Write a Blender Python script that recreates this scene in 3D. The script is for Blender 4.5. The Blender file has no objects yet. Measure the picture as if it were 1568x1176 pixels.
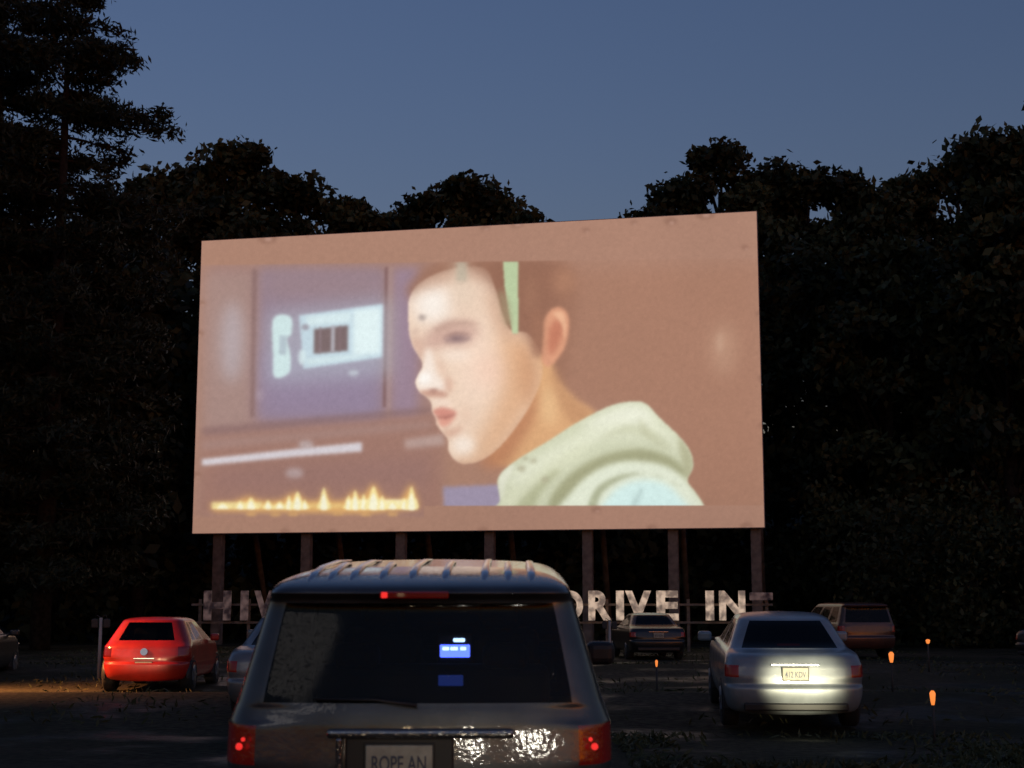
import bpy, math, random
import numpy as np
from mathutils import Vector, Matrix
random.seed(7); rng = np.random.default_rng(7)
sc = bpy.context.scene
sc.view_settings.view_transform = 'Standard'
sc.view_settings.look = 'None'
sc.view_settings.exposure = 0

def lin(c):
    c = np.asarray(c, float) / 255.0
    return np.where(c <= 0.04045, c / 12.92, ((c + 0.055) / 1.055) ** 2.4)

# ------------------------------------------------------------------ materials
def drops_bump(nt, b, scale, strength, dist, coat, ripple=None):
    """rain beads (and optional running water film) on the surface"""
    tc = nt.nodes.new('ShaderNodeTexCoord')
    n = nt.nodes.new('ShaderNodeTexVoronoi'); n.inputs['Scale'].default_value = scale
    nt.links.new(tc.outputs['Object'], n.inputs['Vector'])
    mr = nt.nodes.new('ShaderNodeMapRange'); mr.interpolation_type = 'SMOOTHSTEP'
    mr.inputs['From Min'].default_value = .12; mr.inputs['From Max'].default_value = .36
    mr.inputs['To Min'].default_value = 1; mr.inputs['To Max'].default_value = 0
    nt.links.new(n.outputs['Distance'], mr.inputs['Value'])
    bp = nt.nodes.new('ShaderNodeBump'); bp.inputs['Strength'].default_value = strength; bp.inputs['Distance'].default_value = dist
    nt.links.new(mr.outputs['Result'], bp.inputs['Height'])
    if ripple:
        n2 = nt.nodes.new('ShaderNodeTexNoise'); n2.inputs['Scale'].default_value = ripple[0]; n2.inputs['Detail'].default_value = 3
        nt.links.new(tc.outputs['Object'], n2.inputs['Vector'])
        b2 = nt.nodes.new('ShaderNodeBump'); b2.inputs['Strength'].default_value = 1; b2.inputs['Distance'].default_value = ripple[1]
        nt.links.new(n2.outputs['Fac'], b2.inputs['Height']); nt.links.new(b2.outputs['Normal'], bp.inputs['Normal'])
    if b is not None:
        if coat: nt.links.new(bp.outputs['Normal'], b.inputs['Coat Normal'])
        else: nt.links.new(bp.outputs['Normal'], b.inputs['Normal'])
    return bp

def mat(name, col=(0.5, 0.5, 0.5), rough=0.5, metal=0.0, coat=0.0, emit=None, estr=0.0, noise=None, drops=None, spec=0.5, ripple=None):
    m = bpy.data.materials.new(name); m.use_nodes = True
    nt = m.node_tree; b = nt.nodes['Principled BSDF']
    b.inputs['Base Color'].default_value = (*col[:3], 1)
    b.inputs['Roughness'].default_value = rough
    b.inputs['Metallic'].default_value = metal
    b.inputs['Coat Weight'].default_value = coat
    b.inputs['Specular IOR Level'].default_value = spec
    if emit is not None:
        b.inputs['Emission Color'].default_value = (*emit[:3], 1)
        b.inputs['Emission Strength'].default_value = estr
    if noise:
        tc = nt.nodes.new('ShaderNodeTexCoord')
        sc_, lo, hi = noise
        n = nt.nodes.new('ShaderNodeTexNoise'); n.inputs['Scale'].default_value = sc_; n.inputs['Detail'].default_value = 6
        nt.links.new(tc.outputs['Object'], n.inputs['Vector'])
        r = nt.nodes.new('ShaderNodeValToRGB')
        r.color_ramp.elements[0].position = 0.35; r.color_ramp.elements[1].position = 0.65
        r.color_ramp.elements[0].color = (*[c * lo for c in col[:3]], 1)
        r.color_ramp.elements[1].color = (*[c * hi for c in col[:3]], 1)
        nt.links.new(n.outputs['Fac'], r.inputs['Fac']); nt.links.new(r.outputs['Color'], b.inputs['Base Color'])
    if drops: drops_bump(nt, b, *drops, coat > 0, ripple)
    return m

def glass_mat(name, tint):
    m = bpy.data.materials.new(name); m.use_nodes = True
    nt = m.node_tree; nt.nodes.clear()
    o = nt.nodes.new('ShaderNodeOutputMaterial'); mx = nt.nodes.new('ShaderNodeMixShader')
    t = nt.nodes.new('ShaderNodeBsdfTransparent'); t.inputs['Color'].default_value = (tint, tint, tint * 1.05, 1)
    g = nt.nodes.new('ShaderNodeBsdfGlossy'); g.inputs['Roughness'].default_value = 0.05; g.inputs['Color'].default_value = (.8, .8, .8, 1)
    fr = nt.nodes.new('ShaderNodeFresnel'); fr.inputs['IOR'].default_value = 1.32
    bp = drops_bump(nt, None, 75, .3, .002, False)
    nt.links.new(bp.outputs['Normal'], g.inputs['Normal'])
    nt.links.new(fr.outputs[0], mx.inputs[0]); nt.links.new(t.outputs[0], mx.inputs[1]); nt.links.new(g.outputs[0], mx.inputs[2])
    nt.links.new(mx.outputs[0], o.inputs['Surface'])
    return m

def leaf_mat(name, dark, light):
    m = bpy.data.materials.new(name); m.use_nodes = True
    nt = m.node_tree; b = nt.nodes['Principled BSDF']; b.inputs['Roughness'].default_value = 0.6
    b.inputs['Specular IOR Level'].default_value = 0.2
    a = nt.nodes.new('ShaderNodeAttribute'); a.attribute_name = 'tint'
    mx = nt.nodes.new('ShaderNodeMix'); mx.data_type = 'RGBA'
    mx.inputs['A'].default_value = (*dark, 1); mx.inputs['B'].default_value = (*light, 1)
    nt.links.new(a.outputs['Fac'], mx.inputs['Factor']); nt.links.new(mx.outputs['Result'], b.inputs['Base Color'])
    return m

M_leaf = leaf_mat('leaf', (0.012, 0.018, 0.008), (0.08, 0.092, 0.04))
M_grass = leaf_mat('grass_blade', (0.03, 0.038, 0.015), (0.085, 0.085, 0.04))
M_needle = leaf_mat('needle', (0.01, 0.014, 0.008), (0.035, 0.042, 0.02))
M_bark = mat('bark', (0.028, 0.023, 0.019), 0.95, noise=(6, 0.5, 1.4), spec=.1)
M_black = mat('black_trim', (0.015, 0.015, 0.016), 0.5)
M_rubber = mat('rubber', (0.02, 0.02, 0.02), 0.85)
M_rim = mat('wheel_rim', (0.3, 0.3, 0.31), 0.4, metal=0.8)
M_chrome = mat('chrome', (0.6, 0.6, 0.62), 0.2, metal=1.0)
M_glass = glass_mat('window_glass', 0.28)
M_seat = mat('seat_fabric', (0.02, 0.02, 0.024), 0.9)
M_tail = mat('tail_lamp', (0.13, 0.004, 0.003), 0.2, coat=1, emit=(1, 0.03, 0.02), estr=0.02, drops=(60, .5, .002), ripple=(30, .004))
M_tail_dull = mat('tail_lamp_dim', (0.2, 0.008, 0.006), 0.25, coat=.6, emit=(1, 0.03, 0.02), estr=0.015)  # faint red glow put into the lens
M_tail_hot = mat('tail_lamp_bulb', (0.6, 0.02, 0.02), 0.2, emit=(1, 0.035, 0.03), estr=.9)
M_plate = mat('plate', (0.42, 0.41, 0.33), 0.5, noise=(14, 0.7, 1.05))
M_ink = mat('plate_ink', (0.05, 0.06, 0.1), 0.5)

# ------------------------------------------------------------------ mesh helpers
def link(o, parent=None):
    sc.collection.objects.link(o)
    if parent is not None: o.parent = parent
    return o
def empty(name, loc=(0, 0, 0), rot=(0, 0, 0)):
    e = bpy.data.objects.new(name, None); e.location = loc; e.rotation_euler = rot
    e.empty_display_size = 0.3
    return link(e)
def mk(name, V, F, mats, mi=None, smooth=False, parent=None):
    me = bpy.data.meshes.new(name); me.from_pydata([tuple(v) for v in V], [], [tuple(f) for f in F])
    for m in (mats if isinstance(mats, (list, tuple)) else [mats]): me.materials.append(m)
    if mi is not None: me.polygons.foreach_set('material_index', np.array(mi, dtype=np.int32))
    if smooth: me.polygons.foreach_set('use_smooth', np.ones(len(me.polygons), dtype=bool))
    me.update()
    return link(bpy.data.objects.new(name, me), parent)
def box(name, c, s, m, parent=None, bev=0.0, rot=None, seg=2):
    x, y, z = [d / 2 for d in s]
    V = [(-x, -y, -z), (x, -y, -z), (x, y, -z), (-x, y, -z), (-x, -y, z), (x, -y, z), (x, y, z), (-x, y, z)]
    F = [(0, 3, 2, 1), (4, 5, 6, 7), (0, 1, 5, 4), (1, 2, 6, 5), (2, 3, 7, 6), (3, 0, 4, 7)]
    o = mk(name, V, F, m, parent=parent); o.location = c
    if rot: o.rotation_euler = rot
    if bev:
        b = o.modifiers.new('b', 'BEVEL'); b.width = bev; b.segments = seg
    return o
def tube_geo(pts, rad, seg=8, off=0, flat=1.0):
    pts = [Vector(p) for p in pts]; V = []; F = []
    n = len(pts)
    for i, p in enumerate(pts):
        d = (pts[min(i + 1, n - 1)] - pts[max(i - 1, 0)]).normalized()
        up = Vector((0, 0, 1)) if abs(d.z) < 0.9 else Vector((1, 0, 0))
        a = d.cross(up).normalized(); b = d.cross(a) * flat
        for k in range(seg):
            t = 2 * math.pi * k / seg
            V.append(tuple(p + (a * math.cos(t) + b * math.sin(t)) * rad[i]))
    for i in range(n - 1):
        for k in range(seg):
            k2 = (k + 1) % seg
            F.append((off + i * seg + k, off + i * seg + k2, off + (i + 1) * seg + k2, off + (i + 1) * seg + k))
    F.append(tuple(off + k for k in range(seg))[::-1]); F.append(tuple(off + (n - 1) * seg + k for k in range(seg)))
    return V, F
def tube(name, pts, rad, m, parent=None, seg=10, flat=1.0):
    V, F = tube_geo(pts, rad, seg, 0, flat)
    return mk(name, V, F, m, smooth=True, parent=parent)

def foliage_object(name, C, S, T, wood, mats, parent=None, aspect=0.6):
    N = len(C)
    a = rng.normal(size=(N, 3)); a /= np.linalg.norm(a, axis=1)[:, None]
    b = rng.normal(size=(N, 3)); b -= (b * a).sum(1)[:, None] * a; b /= np.linalg.norm(b, axis=1)[:, None]
    a = a * S[:, None]; b = b * (S * aspect)[:, None]
    quad = np.stack([C - a, C - b * 0.9 + a * 0.1, C + a, C + b + a * 0.15], 1).reshape(-1, 3)
    wv, wf = wood
    wv = np.array(wv, float).reshape(-1, 3)
    nv = len(quad) + len(wv)
    me = bpy.data.meshes.new(name)
    me.vertices.add(nv); me.vertices.foreach_set('co', np.concatenate([quad, wv]).ravel())
    sizes = [4] * N + [len(f) for f in wf]
    idx = np.concatenate([np.arange(4 * N), np.array([i + 4 * N for f in wf for i in f], dtype=np.int64)]) if len(wf) else np.arange(4 * N)
    me.loops.add(len(idx)); me.loops.foreach_set('vertex_index', idx.astype(np.int32))
    me.polygons.add(len(sizes))
    st = np.concatenate([[0], np.cumsum(sizes)[:-1]]).astype(np.int32)
    me.polygons.foreach_set('loop_start', st)
    me.materials.append(mats[0]); me.materials.append(mats[1])
    mi = np.zeros(len(sizes), dtype=np.int32); mi[N:] = 1
    me.polygons.foreach_set('material_index', mi)
    at = me.attributes.new('tint', 'FLOAT', 'POINT')
    at.data.foreach_set('value', np.concatenate([np.repeat(T, 4), np.zeros(len(wv))]).astype(np.float32))
    me.update(calc_edges=True); me.validate()
    return link(bpy.data.objects.new(name, me), parent)

# ------------------------------------------------------------------ ground
def sstep(t): t = max(0, min(1, t)); return t * t * (3 - 2 * t)
def gh(x, y):
    h = 0
    for y0 in (-5.0, 7.4, 19.2, 31.0):
        t = y - y0
        if 0 < t < 7.6:
            h += 0.26 * (min(t / 4.9, 1) if t < 4.9 else 1 - sstep((t - 4.9) / 2.7))
    return h
ys = list(np.arange(-30, 60, 0.6)) + [60, 64, 70, 80, 95, 120, 160, 250, 500, 1200]
xs = [-900, -400, -150] + list(np.arange(-60, 61, 4.0)) + [150, 400, 900]
V = [(x, y, gh(x, y)) for y in ys for x in xs]
nx = len(xs)
F = [(j * nx + i, j * nx + i + 1, (j + 1) * nx + i + 1, (j + 1) * nx + i) for j in range(len(ys) - 1) for i in range(nx - 1)]
mg = bpy.data.materials.new('wet_gravel'); mg.use_nodes = True
nt = mg.node_tree; b = nt.nodes['Principled BSDF']
tc = nt.nodes.new('ShaderNodeTexCoord')
def noise(scale, det=6):
    n = nt.nodes.new('ShaderNodeTexNoise'); n.inputs['Scale'].default_value = scale; n.inputs['Detail'].default_value = det
    nt.links.new(tc.outputs['Object'], n.inputs['Vector']); return n
n1 = noise(0.25); n2 = noise(9, 8); n3 = noise(0.6, 4)
r1 = nt.nodes.new('ShaderNodeValToRGB'); r1.color_ramp.elements[0].position = .38; r1.color_ramp.elements[1].position = .62
r1.color_ramp.elements[0].color = (0.022, 0.026, 0.014, 1); r1.color_ramp.elements[1].color = (0.06, 0.05, 0.036, 1)
nt.links.new(n1.outputs['Fac'], r1.inputs['Fac'])
mx = nt.nodes.new('ShaderNodeMix'); mx.data_type = 'RGBA'; mx.blend_type = 'MULTIPLY'; mx.inputs['Factor'].default_value = 0.8
r2 = nt.nodes.new('ShaderNodeValToRGB'); r2.color_ramp.elements[0].position = .35; r2.color_ramp.elements[1].position = .65
r2.color_ramp.elements[0].color = (0.3, 0.3, 0.3, 1); r2.color_ramp.elements[1].color = (1.5, 1.45, 1.3, 1)
nt.links.new(n2.outputs['Fac'], r2.inputs['Fac'])
nt.links.new(r1.outputs['Color'], mx.inputs['A']); nt.links.new(r2.outputs['Color'], mx.inputs['B'])
nt.links.new(mx.outputs['Result'], b.inputs['Base Color'])
r3 = nt.nodes.new('ShaderNodeMapRange'); r3.inputs['From Min'].default_value = .5; r3.inputs['From Max'].default_value = .64
r3.inputs['To Min'].default_value = 0.95; r3.inputs['To Max'].default_value = 0.4
b.inputs['Specular IOR Level'].default_value = .15
nt.links.new(n3.outputs['Fac'], r3.inputs['Value']); nt.links.new(r3.outputs['Result'], b.inputs['Roughness'])
bp = nt.nodes.new('ShaderNodeBump'); bp.inputs['Strength'].default_value = .8; bp.inputs['Distance'].default_value = .05
nt.links.new(n2.outputs['Fac'], bp.inputs['Height']); nt.links.new(bp.outputs['Normal'], b.inputs['Normal'])
mk('ground', V, F, mg, smooth=True)

V = []; F = []
hx = np.linspace(-220, 220, 60); prof = [(96, 0), (102, 6), (112, 13), (130, 17), (170, 20), (260, 20)]
for (yy, zz) in prof:
    for x in hx:
        V.append((x, yy, zz * (0.9 + 0.1 * math.sin(x * .07)) - 0.3))
n = len(hx)
F = [(j * n + i, j * n + i + 1, (j + 1) * n + i + 1, (j + 1) * n + i) for j in range(len(prof) - 1) for i in range(n - 1)]
mk('sky_block_hill', V, F, mat('sky_block_scrub', (0.02, 0.024, 0.013), 0.95, noise=(.3, .5, 1.4)), smooth=True)  # slope added behind the trees so no sky leaks through the gaps

# ------------------------------------------------------------------ trees
def decid(name, x, y, h, rx, rz=6.5, nclump=46, nleaf=150, ls=0.25):
    W = ([], [])
    def add(p, r, seg=7):
        v, f = tube_geo(p, r, seg, len(W[0])); W[0].extend(v); W[1].extend(f)
    zc = h - rz
    lean = random.uniform(-.5, .5)
    add([(x, y, -.2), (x + lean * .3, y, zc * .5), (x + lean, y, zc), (x + lean * 1.1, y, h - 2.6)], [.38, .3, .22, .05], 9)
    C = []; S = []; T = []
    for i in range(nclump):
        while True:
            d = rng.normal(size=3); d /= np.linalg.norm(d)
            rr = random.uniform(.35, 1.0) ** 0.6
            if d[2] > -0.75: break
        if i < 7:
            a_ = i * 2.4; d = np.array([math.cos(a_) * .38 * (i > 0), math.sin(a_) * .38 * (i > 0), .93 if i else 1.0]); rr = 1.0 - .08 * random.random()
        wob = 1 + .16 * math.sin(3.1 * math.atan2(d[1], d[0]) + x) + random.uniform(-.12, .1)
        cz = zc + d[2] * rz * rr * (1 if d[2] > 0 else 1.25)
        cr = random.uniform(.5, 1.2)
        cx = x + lean + d[0] * rx * rr * wob; cy = y + d[1] * rx * rr * wob
        cz = min(cz, h - cr * .6)
        if i % 4 == 0:
            add([(x + lean * .6, y, max(2, cz - 4.5)), ((x + cx) / 2 + lean * .3, (y + cy) / 2, cz - 2), (cx, cy, cz)], [.13, .08, .03], 5)
        dd = rng.normal(size=(nleaf, 3)); dd /= np.linalg.norm(dd, axis=1)[:, None]
        q = rng.random(nleaf) ** .45 * cr * 1.15
        q[:nleaf // 12] *= 1.35
        p = np.array([cx, cy, cz]) + dd * q[:, None] * np.array([1.1, 1.1, .75])
        C.append(p); S.append(rng.uniform(.55, 1.25, nleaf) * ls)
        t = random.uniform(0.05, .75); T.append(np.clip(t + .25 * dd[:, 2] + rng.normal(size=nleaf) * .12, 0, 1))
    return foliage_object(name, np.concatenate(C), np.concatenate(S), np.concatenate(T), W, [M_leaf, M_bark])

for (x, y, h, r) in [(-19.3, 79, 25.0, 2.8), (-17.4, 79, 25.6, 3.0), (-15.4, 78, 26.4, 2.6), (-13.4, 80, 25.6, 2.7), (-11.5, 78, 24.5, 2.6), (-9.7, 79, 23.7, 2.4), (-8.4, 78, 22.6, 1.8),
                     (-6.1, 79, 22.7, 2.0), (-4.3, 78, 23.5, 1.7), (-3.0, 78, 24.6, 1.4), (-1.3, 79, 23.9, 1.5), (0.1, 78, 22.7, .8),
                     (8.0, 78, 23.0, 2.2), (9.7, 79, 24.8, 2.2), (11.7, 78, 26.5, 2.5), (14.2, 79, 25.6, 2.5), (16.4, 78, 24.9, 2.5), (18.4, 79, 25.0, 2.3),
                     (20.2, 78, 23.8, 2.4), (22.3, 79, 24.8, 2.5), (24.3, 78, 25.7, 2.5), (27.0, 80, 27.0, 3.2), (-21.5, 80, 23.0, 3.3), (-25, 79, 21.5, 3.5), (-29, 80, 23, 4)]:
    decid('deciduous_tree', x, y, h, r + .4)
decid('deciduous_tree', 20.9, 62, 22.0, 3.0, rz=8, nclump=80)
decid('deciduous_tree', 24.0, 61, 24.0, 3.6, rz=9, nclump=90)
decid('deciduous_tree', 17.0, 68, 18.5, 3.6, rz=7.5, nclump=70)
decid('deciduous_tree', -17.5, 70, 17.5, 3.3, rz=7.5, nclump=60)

def pine(name, x, y, h, L0):
    W = ([], [])
    def add(p, r, seg=6):
        v, f = tube_geo(p, r, seg, len(W[0])); W[0].extend(v); W[1].extend(f)
    add([(x, y, -.2), (x + .1, y, h * .5), (x, y, h)], [.4, .27, .03], 9)
    C = []; S = []; T = []
    z = 2.5
    while z < h - .4:
        for k in range(random.randint(5, 7)):
            az = random.uniform(0, 2 * math.pi)
            L = L0 * min(1.0, ((h - z) / (h * .36)) ** .62) * random.uniform(.5, 1.15)
            if z < 17.2: L = min(L, L0 * .76)
            dx, dy = math.cos(az), math.sin(az)
            droop = random.uniform(-.12, .12) * L; lift = random.uniform(.0, .3) * L
            z0 = z + random.uniform(-.3, .3)
            def P(t): return np.array([x + dx * L * t, y + dy * L * t, z0 + droop * t * 2 * (1 - t) + (lift - .15 * L) * t * t])
            add([P(0), P(.35), P(.7), P(1)], [.075, .05, .03, .012], 4)
            nt_ = int(7 + L * 5)
            for j in range(nt_):
                t = random.uniform(.22, 1.03)
                sp = (1.05 - t) * L * .28 + .12
                side = random.uniform(-1, 1)
                c = P(t) + np.array([-dy * side * sp, dx * side * sp, random.uniform(-.08, .22)])
                m = 15
                C.append(c + rng.normal(size=(m, 3)) * np.array([.19, .19, .11]) * 1.15)
                S.append(rng.uniform(.08, .24, m)); T.append(np.clip(rng.normal(size=m) * .25 + .4, 0, 1))
        z += random.uniform(.6, 1.1)
    return foliage_object(name, np.concatenate(C), np.concatenate(S), np.concatenate(T), W, [M_needle, M_bark], aspect=.3)
pine('pine_tree', -17.9, 57, 26.8, 5.8)
pine('pine_tree', -21.6, 60, 28.5, 5.2)
pine('pine_tree', -26.5, 58, 24.5, 5.0)

C = []; S = []; T = []
def clumps(n, fx, fy, zmax, m=50, s=(.22, .45)):
    for i in range(n):
        cx = random.uniform(*fx); cy = random.uniform(*fy); zm = zmax(cx)
        cz = random.uniform(.3, zm); cr = random.uniform(.9, 1.8)
        if fx[1] < 0: cx = min(cx, fx[1] - cr - (.6 if cy < 70 else 0))
        dd = rng.normal(size=(m, 3)); dd /= np.linalg.norm(dd, axis=1)[:, None]
        C.append(np.array([cx, cy, cz]) + dd * (rng.random(m) ** .5 * cr)[:, None]); S.append(rng.uniform(*s, m))
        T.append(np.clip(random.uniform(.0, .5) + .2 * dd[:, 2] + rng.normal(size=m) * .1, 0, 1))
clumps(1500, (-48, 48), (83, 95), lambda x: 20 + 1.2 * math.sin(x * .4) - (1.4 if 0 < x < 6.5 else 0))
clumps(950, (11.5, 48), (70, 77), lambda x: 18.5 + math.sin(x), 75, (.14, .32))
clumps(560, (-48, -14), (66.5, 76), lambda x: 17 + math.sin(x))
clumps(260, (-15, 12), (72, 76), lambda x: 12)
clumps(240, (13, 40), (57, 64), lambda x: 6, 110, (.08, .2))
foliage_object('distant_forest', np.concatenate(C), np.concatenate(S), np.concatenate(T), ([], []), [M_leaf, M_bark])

# ------------------------------------------------------------------ the movie picture (flat art on the screen)
X0, Y0, GW, GH = 288, 312, 896, 516
gx, gy = np.meshgrid(np.arange(GW) + X0, np.arange(GH) + Y0)
art = np.zeros((GH, GW, 3)); art[:] = (172, 131, 112)
def smoothpoly(p, n=8):
    p = np.array(p, float); out = []
    N = len(p)
    for i in range(N):
        a, b_, c, d = p[i - 1], p[i], p[(i + 1) % N], p[(i + 2) % N]
        for t in np.linspace(0, 1, n, endpoint=False):
            out.append(.5 * (2 * b_ + (c - a) * t + (2 * a - 5 * b_ + 4 * c - d) * t * t + (3 * b_ - a - 3 * c + d) * t ** 3))
    return np.array(out)
def gblur(m, s):
    if s < .3: return m
    r = int(3 * s) + 1
    k = np.exp(-.5 * (np.arange(-r, r + 1) / s) ** 2); k /= k.sum()
    m = np.apply_along_axis(lambda v: np.convolve(np.pad(v, r, mode='edge'), k, 'valid'), 0, m)
    return np.apply_along_axis(lambda v: np.convolve(np.pad(v, r, mode='edge'), k, 'valid'), 1, m)
def pmask(pts, sig, sm=True):
    p = smoothpoly(pts) if sm else np.array(pts, float)
    r = int(3 * sig) + 2
    x0 = max(int(p[:, 0].min()) - r - X0, 0); x1 = min(int(p[:, 0].max()) + r + 1 - X0, GW)
    y0 = max(int(p[:, 1].min()) - r - Y0, 0); y1 = min(int(p[:, 1].max()) + r + 1 - Y0, GH)
    xx = gx[y0:y1, x0:x1]; yy = gy[y0:y1, x0:x1]
    ins = np.zeros(xx.shape, bool); n = len(p)
    for i in range(n):
        xa, ya = p[i]; xb, yb = p[(i + 1) % n]
        if ya == yb: continue
        c = ((ya > yy) != (yb > yy)) & (xx < (xb - xa) * (yy - ya) / (yb - ya) + xa)
        ins ^= c
    return (slice(y0, y1), slice(x0, x1)), gblur(ins.astype(float), sig)
def P_(pts, col, sig=2, al=1.0, sm=True, clip=None):
    s, m = pmask(pts, sig, sm)
    m = m * al
    if clip is not None: m = m * clip[s]
    art[s] = art[s] * (1 - m[..., None]) + np.array(col) * m[..., None]
def E_(cx, cy, rx, ry, col, sig=2, al=1.0, rot=0, clip=None):
    t = np.linspace(0, 2 * np.pi, 20, endpoint=False); c, s = math.cos(rot), math.sin(rot)
    P_([(cx + rx * np.cos(a) * c - ry * np.sin(a) * s, cy + rx * np.cos(a) * s + ry * np.sin(a) * c) for a in t], col, sig, al, False, clip)
def R_(x0, y0, x1, y1, col, sig=2, al=1.0, clip=None):
    P_([(x0, y0), (x1, y0), (x1, y1), (x0, y1)], col, sig, al, False, clip)
base_art = art.copy()
# background room
R_(312, 405, 668, 790, (160, 128, 124), 12, .9)
R_(395, 414, 586, 645, (148, 129, 146), 8, .95)
R_(600, 412, 640, 640, (154, 133, 154), 7, .8)
R_(400, 540, 582, 640, (149, 134, 160), 16, .75)
R_(400, 414, 586, 460, (158, 132, 132), 14, .6)
R_(312, 420, 384, 660, (168, 140, 132), 9, .7)
E_(354, 525, 18, 62, (184, 174, 180), 10, .75)
R_(384, 414, 391, 640, (134, 105, 102), 2.2, .7)
R_(587, 410, 592, 625, (128, 96, 94), 1.5, .8); R_(593, 410, 600, 640, (182, 152, 142), 2, .35)
P_([(310, 668), (660, 634), (680, 650), (680, 790), (310, 790)], (162, 121, 107), 7, .85, False)
P_([(312, 656), (660, 624), (664, 632), (312, 668)], (132, 103, 102), 3.5, .55, False)
P_([(312, 676), (660, 646), (664, 655), (312, 690)], (172, 146, 142), 5, .5, False)
P_([(330, 720), (560, 704), (660, 700), (660, 745), (330, 750)], (152, 116, 110), 12, .6, False)
# window and lights
P_([(408, 480), (600, 458), (600, 575), (408, 588)], (178, 184, 196), 13, .6, False)
P_([(417, 489), (443, 486), (445, 512), (438, 520), (444, 545), (442, 572), (420, 578), (417, 540)], (210, 232, 232), 2.0, .97)
R_(427, 515, 438, 545, (166, 176, 188), 2, .65)
P_([(456, 484), (585, 466), (585, 548), (464, 566), (460, 520)], (198, 218, 228), 2.0, .98, False)
P_([(480, 505), (532, 499), (532, 538), (480, 543)], (122, 102, 102), 2, .95, False)
R_(506, 500, 512, 541, (184, 182, 190), 1.5, .85); R_(488, 502, 491, 542, (150, 132, 138), 1.5, .7); R_(518, 500, 521, 540, (140, 118, 122), 1.4, .6)
P_([(540, 476), (582, 472), (582, 542), (540, 546)], (230, 246, 246), 3.5, .9, False)
P_([(466, 486), (536, 478), (536, 494), (470, 500)], (220, 238, 240), 2.5, .85, False)
P_([(470, 550), (536, 544), (560, 548), (470, 560)], (218, 236, 238), 2.5, .75, False)
E_(466, 502, 6, 5, (148, 136, 146), 2, .7); E_(462, 548, 6, 12, (218, 236, 238), 2.5, .85); E_(541, 572, 8, 5, (198, 206, 214), 2.5, .75)
# counter strip
P_([(312, 704), (455, 688), (556, 678), (556, 692), (455, 700), (312, 714)], (218, 212, 218), 2.4, .97, False)
P_([(620, 674), (680, 665), (682, 682), (622, 688)], (196, 174, 168), 3.5, .65, False)
E_(453, 725, 14, 8, (192, 176, 178), 3.5, .65); E_(470, 682, 12, 7, (200, 192, 196), 3, .6); E_(398, 606, 6, 8, (176, 158, 170), 3, .5)
P_([(680, 746), (772, 742), (778, 790), (683, 790)], (162, 152, 178), 2.6, .92, False)
# candle lights along the bottom
P_([(325, 772), (360, 770), (385, 760), (400, 768), (430, 768), (455, 754), (472, 768), (492, 768), (500, 746), (508, 768), (530, 768), (545, 750), (556, 764), (574, 740), (590, 764), (615, 768), (632, 740), (645, 778), (560, 787), (450, 785), (330, 783)], (240, 184, 110), 5, .95, False)
R_(328, 770, 405, 779, (246, 226, 160), 2, .9); R_(405, 772, 530, 779, (240, 206, 136), 2.4, .75); R_(533, 766, 641, 779, (255, 243, 190), 2, 1.0)
for (x, y, w_, h_) in [(345, 779, 16, 9), (372, 779, 10, 12), (388, 779, 12, 17), (414, 779, 9, 13), (432, 779, 12, 11), (446, 779, 8, 20), (459, 779, 12, 26), (470, 779, 7, 14), (499, 779, 10, 32), (537, 779, 8, 20), (547, 779, 9, 28), (560, 779, 8, 22), (575, 779, 14, 34), (588, 779, 8, 20), (604, 779, 12, 13), (622, 779, 9, 16), (633, 779, 10, 34)]:
    P_([(x - w_, y), (x - w_ * .6, y - h_ * .45), (x - 1, y - h_), (x + w_ * .5, y - h_ * .5), (x + w_, y)], (255, 238, 170), 1.5, .9)
    P_([(x - w_ * .5, y), (x - 1, y - h_ * .7), (x + w_ * .5, y)], (255, 252, 226), 1.3, .9)
for x, y in [(388, 788), (425, 789), (452, 788), (520, 786), (563, 788), (604, 788)]: E_(x, y, 8, 5, (222, 172, 112), 2.5, .7)
# wall at right of the head
P_([(800, 412), (1165, 402), (1180, 790), (1050, 790), (1000, 640), (860, 620)], (168, 124, 103), 14, .9, False)
E_(1108, 535, 20, 40, (192, 152, 128), 11, .6); E_(1102, 525, 5, 16, (206, 172, 148), 4, .5)
# hair
P_([(624, 455), (634, 425), (662, 403), (720, 395), (800, 396), (850, 402), (876, 430), (880, 480), (872, 540), (862, 600), (830, 600), (700, 520)], (158, 115, 95), 7, .9)
P_([(736, 404), (860, 404), (870, 450), (842, 480), (836, 540), (800, 520), (770, 480)], (148, 105, 86), 12, .85)
E_(862, 432, 18, 22, (188, 138, 110), 9, .6); E_(812, 452, 10, 30, (166, 121, 98), 8, .6)
# neck
P_([(745, 640), (800, 560), (838, 545), (852, 580), (880, 612), (912, 640), (850, 690), (800, 712), (765, 712), (750, 690)], (220, 170, 124), 4)
P_([(845, 560), (868, 600), (912, 638), (880, 650), (850, 610)], (196, 146, 108), 6, .85)
P_([(735, 708), (770, 668), (808, 618), (826, 590), (824, 628), (797, 680), (770, 716)], (188, 130, 96), 8, .92)
P_([(832, 590), (850, 610), (850, 650), (830, 640)], (234, 192, 144), 8, .8)
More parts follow.
